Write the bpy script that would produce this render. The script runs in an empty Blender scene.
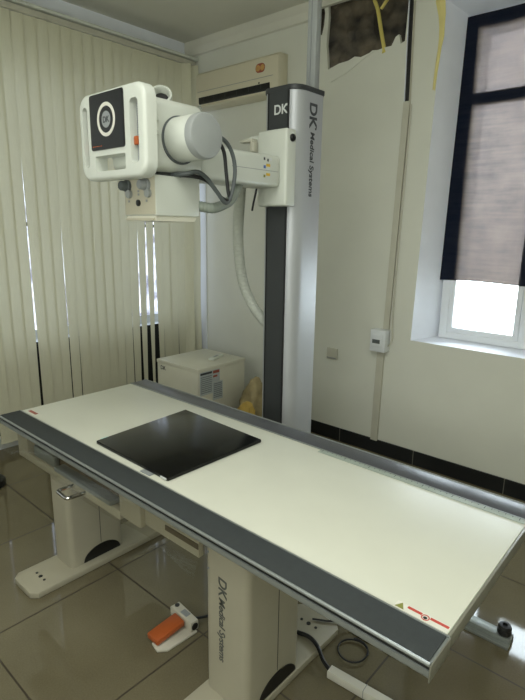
import bpy, bmesh, math, random
from mathutils import Vector, Matrix
random.seed(7)
S = bpy.context.scene
C = S.collection

# ------------------------------------------------------------------ materials
def lin(c):
    return tuple(((v/255.0)/12.92 if v/255.0 <= 0.04045 else ((v/255.0+0.055)/1.055)**2.4) for v in c) + (1.0,)

def mat(name, rgb, rough=0.5, metal=0.0, var=0.06, scale=8.0, bump=0.0, bscale=60.0, coat=0.0, emit=None, spec=0.5, alpha=1.0, trans=0.0):
    m = bpy.data.materials.new(name); m.use_nodes = True
    nt = m.node_tree; b = nt.nodes['Principled BSDF']
    b.inputs['Roughness'].default_value = rough
    b.inputs['Metallic'].default_value = metal
    b.inputs['Specular IOR Level'].default_value = spec
    b.inputs['Coat Weight'].default_value = coat
    b.inputs['Alpha'].default_value = alpha
    b.inputs['Transmission Weight'].default_value = trans
    tc = nt.nodes.new('ShaderNodeTexCoord')
    n = nt.nodes.new('ShaderNodeTexNoise'); n.inputs['Scale'].default_value = scale; n.inputs['Detail'].default_value = 4
    nt.links.new(tc.outputs['Object'], n.inputs['Vector'])
    r = nt.nodes.new('ShaderNodeMapRange')
    r.inputs[1].default_value = 0.3; r.inputs[2].default_value = 0.7
    r.inputs[3].default_value = 1-var; r.inputs[4].default_value = 1+var
    nt.links.new(n.outputs['Fac'], r.inputs[0])
    mx = nt.nodes.new('ShaderNodeVectorMath'); mx.operation = 'SCALE'
    mx.inputs[0].default_value = lin(rgb)[:3]
    nt.links.new(r.outputs[0], mx.inputs['Scale'])
    nt.links.new(mx.outputs[0], b.inputs['Base Color'])
    if bump:
        n2 = nt.nodes.new('ShaderNodeTexNoise'); n2.inputs['Scale'].default_value = bscale; n2.inputs['Detail'].default_value = 6
        nt.links.new(tc.outputs['Object'], n2.inputs['Vector'])
        bp = nt.nodes.new('ShaderNodeBump'); bp.inputs['Strength'].default_value = bump; bp.inputs['Distance'].default_value = 0.01
        nt.links.new(n2.outputs['Fac'], bp.inputs['Height']); nt.links.new(bp.outputs[0], b.inputs['Normal'])
    return m

M = {}
M['wall'] = mat('wall_paint', (209,210,198), 0.75, var=0.025, scale=3, bump=0.06, bscale=40)
M['ceil'] = mat('ceiling_paint', (208,207,194), 0.85, var=0.04, scale=2)
M['reveal'] = mat('reveal_paint_daylit', (238,242,250), 0.6, var=0.02)  # lightened and blued: daylight brightness put into the reveal colour
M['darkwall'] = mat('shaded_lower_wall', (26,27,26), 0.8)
M['blacktile'] = None
M['white'] = mat('white_enamel', (202,206,196), 0.35, var=0.02, coat=0.15)
M['cream'] = mat('cream_enamel', (205,203,186), 0.4, var=0.03)
M['pedestal'] = mat('pedestal_cream_shaded', (166,161,142), 0.45, var=0.03)  # cream darkened, shade under the table put into its colour
M['baseplate'] = mat('base_plate_cream_shaded', (163,158,138), 0.45, var=0.03)  # same cream, under-table shade put into the colour
M['beige'] = mat('beige_front_plate', (184,179,158), 0.45, var=0.03)
M['tabletop'] = mat('table_laminate', (203,204,189), 0.45, var=0.025, scale=5)
M['alu'] = mat('brushed_aluminium', (150,155,152), 0.42, metal=0.6, var=0.05, scale=30)
M['silver'] = mat('silver_shell', (176,179,182), 0.42, metal=0.35, var=0.02)
M['chrome'] = mat('chrome', (210,210,208), 0.12, metal=1.0)
M['rubber'] = mat('charcoal_rubber', (56,60,60), 0.75, spec=0.25, var=0.06, scale=60, bump=0.15, bscale=400)
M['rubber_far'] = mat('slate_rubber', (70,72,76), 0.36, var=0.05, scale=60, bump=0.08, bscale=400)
M['darkgrey'] = mat('dark_grey_plastic', (50,53,54), 0.45)
M['midgrey'] = mat('mid_grey_plastic', (138,142,142), 0.4)
M['greycap'] = mat('grey_end_cap', (150,154,152), 0.4)
M['black'] = mat('black_plastic', (16,17,17), 0.35)
M['blackgloss'] = mat('black_glossy_panel', (10,11,11), 0.17, spec=0.3)
M['screen'] = mat('screen_black', (24,25,25), 0.25)
M['cable'] = mat('black_cable', (22,23,24), 0.5)
M['greycable'] = mat('grey_cable', (82,88,88), 0.5)
M['hose'] = mat('ribbed_hose', (182,186,176), 0.5)
M['hose2'] = mat('ribbed_grey_hose', (138,146,136), 0.5)
M['edge'] = mat('table_edge_trim', (120,119,106), 0.4)
M['orange'] = mat('orange_plastic', (168,84,38), 0.4)
M['pedalwhite'] = mat('pedal_white', (196,192,176), 0.4)
M['yellow'] = mat('yellow_wire', (204,190,104), 0.5)
M['tape'] = mat('yellow_masking_tape', (218,206,136), 0.6)
M['lightprint'] = mat('light_print', (205,208,206), 0.5)
M['darkprint'] = mat('dark_print', (58,62,64), 0.5)
M['fadedprint'] = mat('faded_print', (84,86,82), 0.5)
M['red'] = mat('red_print', (182,66,52), 0.5)
M['yellowprint'] = mat('yellow_print', (206,168,44), 0.5)
M['greenprint'] = mat('olive_print', (128,130,62), 0.5)
M['blueprint'] = mat('blue_print', (70,98,164), 0.5)
M['labelwhite'] = mat('label_white', (214,212,200), 0.5)
M['labelblue'] = mat('label_blue_grey', (176,184,184), 0.5, var=0.08, scale=90)
M['labelgrey'] = mat('label_grey_print', (132,138,140), 0.6, var=0.25, scale=220)
M['emblem'] = mat('emblem_red', (150,78,62), 0.5, var=0.2, scale=60)
M['emblem2'] = mat('emblem_gold', (190,146,84), 0.5, var=0.2, scale=60)
M['pvc'] = mat('white_window_pvc', (222,226,230), 0.3, var=0.01)
M['bag'] = mat('crumpled_bag', (156,142,104), 0.5, var=0.3, scale=14, bump=0.4, bscale=30)
M['yellowcloth'] = mat('yellow_bag', (188,158,78), 0.6, var=0.2, scale=18)
M['scale'] = mat('pale_scale_strip', (150,160,150), 0.3, var=0.08, scale=40)
M['wood'] = mat('old_wood', (122,94,58), 0.8, var=0.3, scale=20)
M['cyan'] = mat('cyan_marker', (170,215,205), 0.4)
M['ac'] = mat('ac_plastic', (204,198,174), 0.45, var=0.015)
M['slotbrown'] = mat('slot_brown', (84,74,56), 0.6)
M['trunk'] = mat('trunking_plastic', (186,184,168), 0.5)
M['breaker'] = mat('breaker_box_white', (214,218,220), 0.35)
M['film'] = None

def new(name):
    m = bpy.data.materials.new(name); m.use_nodes = True
    nt = m.node_tree
    return m, nt, nt.nodes['Principled BSDF']

# glossy floor tile: 0.6 m grid in world metres
m, nt, b = new('floor_tile')
geo = nt.nodes.new('ShaderNodeNewGeometry'); sep = nt.nodes.new('ShaderNodeSeparateXYZ')
nt.links.new(geo.outputs['Position'], sep.inputs[0])
def grid(axis, off, pitch, w):
    a = nt.nodes.new('ShaderNodeMath'); a.operation = 'SUBTRACT'; nt.links.new(sep.outputs[axis], a.inputs[0]); a.inputs[1].default_value = off
    d = nt.nodes.new('ShaderNodeMath'); d.operation = 'DIVIDE'; nt.links.new(a.outputs[0], d.inputs[0]); d.inputs[1].default_value = pitch
    p = nt.nodes.new('ShaderNodeMath'); p.operation = 'PINGPONG'; nt.links.new(d.outputs[0], p.inputs[0]); p.inputs[1].default_value = 0.5
    l = nt.nodes.new('ShaderNodeMath'); l.operation = 'LESS_THAN'; nt.links.new(p.outputs[0], l.inputs[0]); l.inputs[1].default_value = w/pitch/2
    return l
gx = grid('X', -1.925, 0.6, 0.007); gy = grid('Y', 1.172, 0.597, 0.007)
mxm = nt.nodes.new('ShaderNodeMath'); mxm.operation = 'MAXIMUM'
nt.links.new(gx.outputs[0], mxm.inputs[0]); nt.links.new(gy.outputs[0], mxm.inputs[1])
ns = nt.nodes.new('ShaderNodeTexNoise'); ns.inputs['Scale'].default_value = 2.5; ns.inputs['Detail'].default_value = 6
nt.links.new(geo.outputs['Position'], ns.inputs['Vector'])
ns2 = nt.nodes.new('ShaderNodeTexNoise'); ns2.inputs['Scale'].default_value = 160; ns2.inputs['Detail'].default_value = 3
nt.links.new(geo.outputs['Position'], ns2.inputs['Vector'])
mixn = nt.nodes.new('ShaderNodeMix'); mixn.inputs[0].default_value = 0.35
nt.links.new(ns.outputs['Fac'], mixn.inputs[2]); nt.links.new(ns2.outputs['Fac'], mixn.inputs[3])
cr = nt.nodes.new('ShaderNodeValToRGB')
cr.color_ramp.elements[0].position = 0.3; cr.color_ramp.elements[0].color = lin((97,90,69))
cr.color_ramp.elements[1].position = 0.7; cr.color_ramp.elements[1].color = lin((114,107,85))
nt.links.new(mixn.outputs[0], cr.inputs[0])
mc = nt.nodes.new('ShaderNodeMix'); mc.data_type = 'RGBA'
nt.links.new(mxm.outputs[0], mc.inputs['Factor']); nt.links.new(cr.outputs[0], mc.inputs[6]); mc.inputs[7].default_value = lin((58,50,36))
nt.links.new(mc.outputs[2], b.inputs['Base Color'])
rg = nt.nodes.new('ShaderNodeMapRange'); rg.inputs[3].default_value = 0.06; rg.inputs[4].default_value = 0.6
nt.links.new(mxm.outputs[0], rg.inputs[0]); nt.links.new(rg.outputs[0], b.inputs['Roughness'])
M['floor'] = m

# black skirting tile with pale joints
m, nt, b = new('black_skirting_tile')
geo = nt.nodes.new('ShaderNodeNewGeometry'); sep = nt.nodes.new('ShaderNodeSeparateXYZ')
nt.links.new(geo.outputs['Position'], sep.inputs[0])
g = grid('X', -2.01, 0.6, 0.005)
mc = nt.nodes.new('ShaderNodeMix'); mc.data_type = 'RGBA'
nt.links.new(g.outputs[0], mc.inputs['Factor']); mc.inputs[6].default_value = lin((22,24,26)); mc.inputs[7].default_value = lin((120,118,108))
nt.links.new(mc.outputs[2], b.inputs['Base Color']); b.inputs['Roughness'].default_value = 0.35
M['blacktile'] = m

# vertical blind slat fabric
m, nt, b = new('blind_slat_fabric')
b.inputs['Base Color'].default_value = lin((206,202,172)); b.inputs['Roughness'].default_value = 0.85
tl = nt.nodes.new('ShaderNodeBsdfTranslucent'); tl.inputs[0].default_value = lin((214,212,184))
mxs = nt.nodes.new('ShaderNodeMixShader'); mxs.inputs[0].default_value = 0.22
tc = nt.nodes.new('ShaderNodeTexCoord'); mp = nt.nodes.new('ShaderNodeMapping'); mp.inputs['Scale'].default_value = (200,200,14)
nn = nt.nodes.new('ShaderNodeTexNoise'); nn.inputs['Scale'].default_value = 1.0
nt.links.new(tc.outputs['Object'], mp.inputs[0]); nt.links.new(mp.outputs[0], nn.inputs['Vector'])
cr = nt.nodes.new('ShaderNodeValToRGB'); cr.color_ramp.elements[0].color = lin((205,202,176)); cr.color_ramp.elements[1].color = lin((217,215,191))
nt.links.new(nn.outputs['Fac'], cr.inputs[0]); nt.links.new(cr.outputs[0], b.inputs['Base Color'])
nt.links.new(b.outputs[0], mxs.inputs[1]); nt.links.new(tl.outputs[0], mxs.inputs[2])
nt.links.new(mxs.outputs[0], nt.nodes['Material Output'].inputs[0])
M['slat'] = m

# dark sheer window blind fabric
m, nt, b = new('sheer_dark_fabric')
b.inputs['Base Color'].default_value = lin((34,43,62)); b.inputs['Roughness'].default_value = 0.9; b.inputs['Specular IOR Level'].default_value = 0.1
tl = nt.nodes.new('ShaderNodeBsdfTranslucent'); tp = nt.nodes.new('ShaderNodeBsdfTransparent')
tc = nt.nodes.new('ShaderNodeTexCoord'); mp = nt.nodes.new('ShaderNodeMapping'); mp.inputs['Scale'].default_value = (5,1,46)
nn = nt.nodes.new('ShaderNodeTexNoise'); nn.inputs['Scale'].default_value = 1.0; nn.inputs['Detail'].default_value = 5
nt.links.new(tc.outputs['Object'], mp.inputs[0]); nt.links.new(mp.outputs[0], nn.inputs['Vector'])
nb = nt.nodes.new('ShaderNodeTexNoise'); nb.inputs['Scale'].default_value = 7.0; nb.inputs['Detail'].default_value = 6
nt.links.new(tc.outputs['Object'], nb.inputs['Vector'])
mm = nt.nodes.new('ShaderNodeMix'); mm.inputs[0].default_value = 0.6
nt.links.new(nn.outputs['Fac'], mm.inputs[2]); nt.links.new(nb.outputs['Fac'], mm.inputs[3])
cr = nt.nodes.new('ShaderNodeValToRGB'); cr.color_ramp.elements[0].position = 0.3; cr.color_ramp.elements[1].position = 0.68
cr.color_ramp.elements[0].color = lin((62,53,46)); cr.color_ramp.elements[1].color = lin((100,89,78))
nt.links.new(mm.outputs[0], cr.inputs[0])
nt.links.new(cr.outputs[0], tl.inputs[0]); tp.inputs[0].default_value = (0.085,0.072,0.072,1)
m1 = nt.nodes.new('ShaderNodeMixShader'); m1.inputs[0].default_value = 0.42
nt.links.new(b.outputs[0], m1.inputs[1]); nt.links.new(tl.outputs[0], m1.inputs[2])
m2 = nt.nodes.new('ShaderNodeMixShader'); m2.inputs[0].default_value = 0.18
nt.links.new(m1.outputs[0], m2.inputs[1]); nt.links.new(tp.outputs[0], m2.inputs[2])
nt.links.new(m2.outputs[0], nt.nodes['Material Output'].inputs[0])
M['sheer'] = m

# window glass (thin: mostly transparent with a clear reflection)
m, nt, b = new('window_glass')
tp = nt.nodes.new('ShaderNodeBsdfTransparent'); gl = nt.nodes.new('ShaderNodeBsdfGlossy'); gl.inputs['Roughness'].default_value = 0.02
tp.inputs[0].default_value = (0.94,0.97,0.97,1)
fr = nt.nodes.new('ShaderNodeFresnel'); fr.inputs[0].default_value = 1.45
mxs = nt.nodes.new('ShaderNodeMixShader'); nt.links.new(fr.outputs[0], mxs.inputs[0])
nt.links.new(tp.outputs[0], mxs.inputs[1]); nt.links.new(gl.outputs[0], mxs.inputs[2])
nt.links.new(mxs.outputs[0], nt.nodes['Material Output'].inputs[0])
M['glass'] = m
# glass behind the slat blind; mottled tint added to dim daylight, mimic outdoor blotches
m, nt, b = new('daylight_dimming_glass')
tp = nt.nodes.new('ShaderNodeBsdfTransparent')
tc = nt.nodes.new('ShaderNodeTexCoord'); nn = nt.nodes.new('ShaderNodeTexNoise'); nn.inputs['Scale'].default_value = 9; nn.inputs['Detail'].default_value = 4
nt.links.new(tc.outputs['Object'], nn.inputs['Vector'])
cr = nt.nodes.new('ShaderNodeValToRGB'); cr.color_ramp.elements[0].position = 0.38; cr.color_ramp.elements[1].position = 0.6
cr.color_ramp.elements[0].color = (0.030,0.030,0.038,1); cr.color_ramp.elements[1].color = (0.13,0.138,0.155,1)
nt.links.new(nn.outputs['Fac'], cr.inputs[0]); nt.links.new(cr.outputs[0], tp.inputs[0])
gl = nt.nodes.new('ShaderNodeBsdfGlossy'); gl.inputs['Roughness'].default_value = 0.02
fr = nt.nodes.new('ShaderNodeFresnel'); fr.inputs[0].default_value = 1.45
mxs = nt.nodes.new('ShaderNodeMixShader'); nt.links.new(fr.outputs[0], mxs.inputs[0])
nt.links.new(tp.outputs[0], mxs.inputs[1]); nt.links.new(gl.outputs[0], mxs.inputs[2])
nt.links.new(mxs.outputs[0], nt.nodes['Material Output'].inputs[0])
M['tinted'] = m
# clear protective film on the table channel
m, nt, b = new('clear_film')
tp = nt.nodes.new('ShaderNodeBsdfTransparent'); tp.inputs[0].default_value = (0.95,0.95,0.92,1)
gl = nt.nodes.new('ShaderNodeBsdfGlossy'); gl.inputs['Roughness'].default_value = 0.2
nz = nt.nodes.new('ShaderNodeTexNoise'); nz.inputs['Scale'].default_value = 9
bp = nt.nodes.new('ShaderNodeBump'); bp.inputs['Strength'].default_value = 0.6; nt.links.new(nz.outputs['Fac'], bp.inputs['Height']); nt.links.new(bp.outputs[0], gl.inputs['Normal'])
mxs = nt.nodes.new('ShaderNodeMixShader'); mxs.inputs[0].default_value = 0.14
nt.links.new(tp.outputs[0], mxs.inputs[1]); nt.links.new(gl.outputs[0], mxs.inputs[2])
nt.links.new(mxs.outputs[0], nt.nodes['Material Output'].inputs[0])
M['film'] = m
# rough masonry inside the wall hole
m, nt, b = new('rough_masonry')
tc = nt.nodes.new('ShaderNodeTexCoord'); nn = nt.nodes.new('ShaderNodeTexNoise'); nn.inputs['Scale'].default_value = 5.5; nn.inputs['Detail'].default_value = 10
nt.links.new(tc.outputs['Object'], nn.inputs['Vector'])
cr = nt.nodes.new('ShaderNodeValToRGB'); cr.color_ramp.elements[0].position = 0.36; cr.color_ramp.elements[1].position = 0.72
cr.color_ramp.elements[0].color = lin((28,27,25)); cr.color_ramp.elements[1].color = lin((116,106,88))
nt.links.new(nn.outputs['Fac'], cr.inputs[0]); nt.links.new(cr.outputs[0], b.inputs['Base Color']); b.inputs['Roughness'].default_value = 0.95
bp = nt.nodes.new('ShaderNodeBump'); bp.inputs['Strength'].default_value = 0.8; nt.links.new(nn.outputs['Fac'], bp.inputs['Height']); nt.links.new(bp.outputs[0], b.inputs['Normal'])
M['masonry'] = m

# ------------------------------------------------------------------ mesh helpers
class MB:
    def __init__(s): s.bm = bmesh.new()
    def box(s, x0, x1, y0, y1, z0, z1, bev=0.0, seg=2):
        t = bmesh.new()
        v = [t.verts.new(p) for p in ((x0,y0,z0),(x1,y0,z0),(x1,y1,z0),(x0,y1,z0),(x0,y0,z1),(x1,y0,z1),(x1,y1,z1),(x0,y1,z1))]
        for f in ((3,2,1,0),(4,5,6,7),(0,1,5,4),(1,2,6,5),(2,3,7,6),(3,0,4,7)): t.faces.new([v[i] for i in f])
        if bev: bmesh.ops.bevel(t, geom=t.edges[:], offset=bev, segments=seg, profile=0.5, affect='EDGES')
        s._merge(t); return s
    def _merge(s, t, mtx=None):
        if mtx is not None: bmesh.ops.transform(t, matrix=mtx, verts=t.verts)
        me = bpy.data.meshes.new('tmp'); t.to_mesh(me); t.free(); s.bm.from_mesh(me); bpy.data.meshes.remove(me)
    def prism(s, pts, axis, a, b, bev=0.0, seg=2):
        """extrude a 2-D outline along axis from a to b; pts in the other two axes (in x,y,z order)"""
        t = bmesh.new()
        def P(p, k):
            return {'x': (k,p[0],p[1]), 'y': (p[0],k,p[1]), 'z': (p[0],p[1],k)}[axis]
        A = [t.verts.new(P(p,a)) for p in pts]; B = [t.verts.new(P(p,b)) for p in pts]
        n = len(pts); t.faces.new(A); t.faces.new(B[::-1])
        for i in range(n): t.faces.new((A[i], B[i], B[(i+1)%n], A[(i+1)%n]))
        bmesh.ops.recalc_face_normals(t, faces=t.faces)
        if bev:
            ed = [e for e in t.edges if (e.verts[0] in A and e.verts[1] in A) or (e.verts[0] in B and e.verts[1] in B)] if False else None
            caps = [f for f in t.faces if len(f.verts) == n][:2]
            ed = list({e for f in caps for e in f.edges})
            bmesh.ops.bevel(t, geom=ed, offset=bev, segments=seg, profile=0.5, affect='EDGES')
        s._merge(t); return s
    def tube(s, pts, r, n=10, radii=None, cap=True):
        t = bmesh.new(); pts = [Vector(p) for p in pts]; rings = []
        up = None
        for i, p in enumerate(pts):
            d = (pts[min(i+1,len(pts)-1)] - pts[max(i-1,0)]).normalized()
            if up is None:
                up = d.orthogonal().normalized()
            up = (up - d*up.dot(d)); up = up.normalized() if up.length > 1e-6 else d.orthogonal().normalized()
            sd = d.cross(up)
            rr = radii[i] if radii else r
            rings.append([t.verts.new(p + (up*math.cos(2*math.pi*k/n) + sd*math.sin(2*math.pi*k/n))*rr) for k in range(n)])
        for a, b in zip(rings, rings[1:]):
            for k in range(n): t.faces.new((a[k], a[(k+1)%n], b[(k+1)%n], b[k]))
        if cap: t.faces.new(rings[0][::-1]); t.faces.new(rings[-1])
        bmesh.ops.recalc_face_normals(t, faces=t.faces)
        s._merge(t); return s
    def lathe(s, prof, base, axis, n=40):
        """prof: (radius, height) pairs around an axis direction starting at base"""
        ax = Vector(axis).normalized(); u = ax.orthogonal().normalized(); w = ax.cross(u); base = Vector(base)
        t = bmesh.new(); rings = []
        for r, h in prof:
            if r < 1e-6: rings.append([t.verts.new(base+ax*h)])
            else: rings.append([t.verts.new(base + ax*h + (u*math.cos(2*math.pi*k/n)+w*math.sin(2*math.pi*k/n))*r) for k in range(n)])
        for a, b in zip(rings, rings[1:]):
            for k in range(n):
                k2 = (k+1)%n
                if len(a) == 1 and len(b) == 1: continue
                if len(a) == 1: t.faces.new((a[0], b[k], b[k2]))
                elif len(b) == 1: t.faces.new((a[k], a[k2], b[0]))
                else: t.faces.new((a[k], a[k2], b[k2], b[k]))
        bmesh.ops.recalc_face_normals(t, faces=t.faces)
        s._merge(t); return s
    def quad(s, *p):
        s.bm.faces.new([s.bm.verts.new(q) for q in p]); return s
    def plate(s, outer, holes, y0, y1, bev=0.0):
        """outline with holes in x,z, extruded from y0 (front) to y1; front outer edge rounded by bev"""
        t = bmesh.new()
        def loop(pts, y): return [t.verts.new((p[0], y, p[1])) for p in pts]
        def edges(vs): return [t.edges.new((vs[i], vs[(i+1)%len(vs)])) for i in range(len(vs))]
        def inset(pts, d):
            cx = sum(p[0] for p in pts)/len(pts); cz = sum(p[1] for p in pts)/len(pts)
            xs = max(abs(p[0]-cx) for p in pts); zs = max(abs(p[1]-cz) for p in pts)
            return [(cx+(p[0]-cx)*(xs-d)/xs, cz+(p[1]-cz)*(zs-d)/zs) for p in pts]
        steps = [(0.0,0.0)]
        if bev: steps = [(bev*(1-math.sin(a)), bev*(1-math.cos(a))) for a in (0, math.pi/6, math.pi/3, math.pi/2)]
        loops = [loop(inset(outer, d) if d else outer, y0+e) for d, e in steps]
        back = loop(outer, y1); loops.append(back)
        hf = [loop(h, y0) for h in holes]; hb = [loop(h, y1) for h in holes]
        fe = edges(loops[0]); be = edges(back)
        for h in hf: fe += edges(h)
        for h in hb: be += edges(h)
        bmesh.ops.triangle_fill(t, use_beauty=True, use_dissolve=False, edges=fe)
        bmesh.ops.triangle_fill(t, use_beauty=True, use_dissolve=False, edges=be)
        for a, b in list(zip(loops, loops[1:])) + list(zip(hf, hb)):
            n = len(a)
            for i in range(n): t.faces.new((a[i], a[(i+1)%n], b[(i+1)%n], b[i]))
        bmesh.ops.recalc_face_normals(t, faces=t.faces)
        s._merge(t); return s
    def build(s, name, m, parent=None, smooth=True):
        me = bpy.data.meshes.new(name)
        root = parent
        while root is not None and root.parent is not None: root = root.parent
        if root is not None:
            bmesh.ops.translate(s.bm, verts=s.bm.verts, vec=-Vector(root.location))
        s.bm.to_mesh(me); s.bm.free()
        me.materials.append(m)
        if smooth:
            for p in me.polygons: p.use_smooth = True
            me.set_sharp_from_angle(angle=math.radians(35))
        o = bpy.data.objects.new(name, me); C.objects.link(o)
        if parent is not None: o.parent = parent
        return o

def rrect(x0, x1, z0, z1, r, n=6):
    pts = []
    for cx, cz, a0 in ((x1-r,z0+r,-90),(x1-r,z1-r,0),(x0+r,z1-r,90),(x0+r,z0+r,180)):
        for k in range(n+1):
            a = math.radians(a0+90*k/n); pts.append((cx+r*math.cos(a), cz+r*math.sin(a)))
    return pts

def spline(pts, n=8):
    P = [Vector(p) for p in pts]; out = []
    for i in range(len(P)-1):
        p0, p1, p2, p3 = P[max(i-1,0)], P[i], P[i+1], P[min(i+2,len(P)-1)]
        for k in range(n):
            t = k/n
            out.append(0.5*((2*p1)+(-p0+p2)*t+(2*p0-5*p1+4*p2-p3)*t*t+(-p0+3*p1-3*p2+p3)*t**3))
    out.append(P[-1]); return out

def thing(name, label, cat, loc, group=None):
    o = bpy.data.objects.new(name, None); C.objects.link(o); o.location = loc; o.empty_display_size = 0.05
    o['label'] = label; o['category'] = cat
    if group: o['group'] = group
    return o
def tag(o, label, cat, group=None):
    o['label'] = label; o['category'] = cat
    if group: o['group'] = group
    return o
def struct(o):
    o['kind'] = 'structure'; return o

def text(body, cap, origin, d, up, m, name, parent, bold=0.0, shear=0.0, spacing=1.0, align='LEFT'):
    """lettering of cap height `cap` as real mesh, written along d with letter tops towards up"""
    cu = bpy.data.curves.new('t', 'FONT'); cu.body = body; cu.size = cap/0.69; cu.extrude = 0.0006
    cu.offset = bold; cu.shear = shear; cu.space_character = spacing; cu.align_x = align
    to = bpy.data.objects.new('t', cu); C.objects.link(to)
    dg = bpy.context.evaluated_depsgraph_get(); dg.update()
    me = bpy.data.meshes.new_from_object(to.evaluated_get(dg))
    C.objects.unlink(to); bpy.data.objects.remove(to)
    d = Vector(d).normalized(); up = Vector(up).normalized(); n = d.cross(up)
    mt = Matrix((( d.x, up.x, n.x, origin[0]), (d.y, up.y, n.y, origin[1]), (d.z, up.z, n.z, origin[2]), (0,0,0,1)))
    me.transform(mt)
    b = MB(); b.bm.from_mesh(me); bpy.data.meshes.remove(me)
    return b.build(name, m, parent, smooth=False)

# ------------------------------------------------------------------ setting
XL, XR, YB, YF, ZC = -3.72, 1.3, 3.2, -1.3, 3.09
struct(MB().box(XL-0.3, XR+0.1, YF-0.1, YB+0.1, -0.06, 0.0).build('floor', M['floor'], smooth=False))
struct(MB().box(XL-0.3, XR+0.1, YF-0.1, YB+0.6, ZC, ZC+0.08).build('ceiling', M['ceil'], smooth=False))
struct(MB().box(XR, XR+0.1, YF-0.1, YB+0.1, 0, ZC).build('wall_right', M['wall'], smooth=False))
struct(MB().box(XL-0.3, XR, YF-0.1, YF, 0, ZC).build('wall_front', M['wall'], smooth=False))

# back wall: window opening with splayed reveals and a broken plaster hole
hole = [(-2.278,3.06),(-2.27,2.97),(-2.275,2.9),(-2.28,2.8),(-2.268,2.72),(-2.262,2.645),(-2.17,2.668),(-2.10,2.672),(-2.05,2.688),(-2.0,2.676),
        (-1.95,2.684),(-1.92,2.70),(-1.877,2.695),(-1.83,2.70),(-1.785,2.70),(-1.76,2.745),(-1.738,2.755),(-1.722,2.70),(-1.695,2.71),(-1.69,2.85),(-1.685,2.95),(-1.685,3.06)]
hole2 = [(-2.36,3.06),(-2.35,2.88),(-2.32,2.87),(-2.305,2.93),(-2.30,3.0),(-2.315,3.06)]
win = [(-1.502,0.866),(-0.24,0.866),(-0.24,2.885),(-1.460,2.885)]
wallo = [(XL-0.3,0),(XR+0.1,0),(XR+0.1,ZC),(XL-0.3,ZC)]
wb = MB(); t = wb.bm
def lp(pts, y): return [t.verts.new((p[0], y, p[1])) for p in pts]
def eg(vs): return [t.edges.new((vs[i], vs[(i+1)%len(vs)])) for i in range(len(vs))]
E_ = []; L0 = lp(wallo, YB); H1 = lp(hole, YB); H2 = lp(hole2, YB); W1 = lp(win, YB)
for L in (L0, H1, H2, W1): E_ += eg(L)
bmesh.ops.triangle_fill(t, use_beauty=True, use_dissolve=False, edges=E_)
for H, pts in ((H1, hole), (H2, hole2)):
    B_ = lp(pts, YB+0.025)
    for i in range(len(H)): t.faces.new((H[i], H[(i+1)%len(H)], B_[(i+1)%len(H)], B_[i]))
wall_back = struct(wb.build('wall_back', M['wall'], smooth=False))
# reveals
rv = MB()
wi = [(-1.428,0.866),(-0.32,0.866),(-0.32,2.845),(-1.398,2.845)]
for i in range(4):
    j = (i+1)%4
    rv.quad((win[i][0],YB,win[i][1]),(win[j][0],YB,win[j][1]),(wi[j][0],3.50,wi[j][1]),(wi[i][0],3.50,wi[i][1]))
    a = [(-1.36,0.90),(-0.37,0.90),(-0.37,2.80),(-1.36,2.80)]
    rv.quad((wi[i][0],3.50,wi[i][1]),(wi[j][0],3.50,wi[j][1]),(a[j][0],3.50,a[j][1]),(a[i][0],3.50,a[i][1]))
    rv.quad((a[i][0],3.50,a[i][1]),(a[j][0],3.50,a[j][1]),(a[j][0],3.72,a[j][1]),(a[i][0],3.72,a[i][1]))
rv.build('window_reveal', M['reveal'], wall_back, smooth=False)
# cavity bowl
cv = MB(); nx, nz = 44, 34; vs = {}
from mathutils import noise as mn
for i in range(nx+1):
    for k in range(nz+1):
        x = -2.42+0.80*i/nx; z = 2.56+0.51*k/nz
        e = min(i, nx-i, k, nz-k)
        y = YB+0.012 if e == 0 else YB+0.10+0.06*mn.noise((x*6,z*6,1))+0.03*mn.noise((x*17,z*17,5))+(0.04 if x > -1.95 else 0)
        vs[i,k] = cv.bm.verts.new((x, y, z))
for i in range(nx):
    for k in range(nz): cv.bm.faces.new((vs[i,k], vs[i+1,k], vs[i+1,k+1], vs[i,k+1]))
cv.build('masonry_cavity', M['masonry'], wall_back)
# peeled plaster flaps along the lower lip
fl = MB()
fl.prism([(-2.23,2.56),(-2.1,2.60),(-1.98,2.66),(-1.90,2.695),(-2.0,2.674),(-2.1,2.668),(-2.225,2.652)], 'y', YB-0.006, YB+0.002)
fl.build('plaster_flap', M['wall'], wall_back, smooth=False)
struct(MB().box(XL, XR, YB-0.03, YB, 3.03, ZC).build('trim_1', M['ceil'], smooth=False))
struct(MB().prism([(YB-0.001,2.975),(YB-0.018,2.982),(YB-0.022,3.0),(YB-0.03,3.03),(YB-0.001,3.03)], 'x', XL, -2.36).build('trim_2', M['ceil'], smooth=False))
struct(MB().box(-3.6, XR, YB-0.012, YB, 0, 0.102, 0.002).build('baseboard_back', M['blacktile'], smooth=False))

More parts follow.
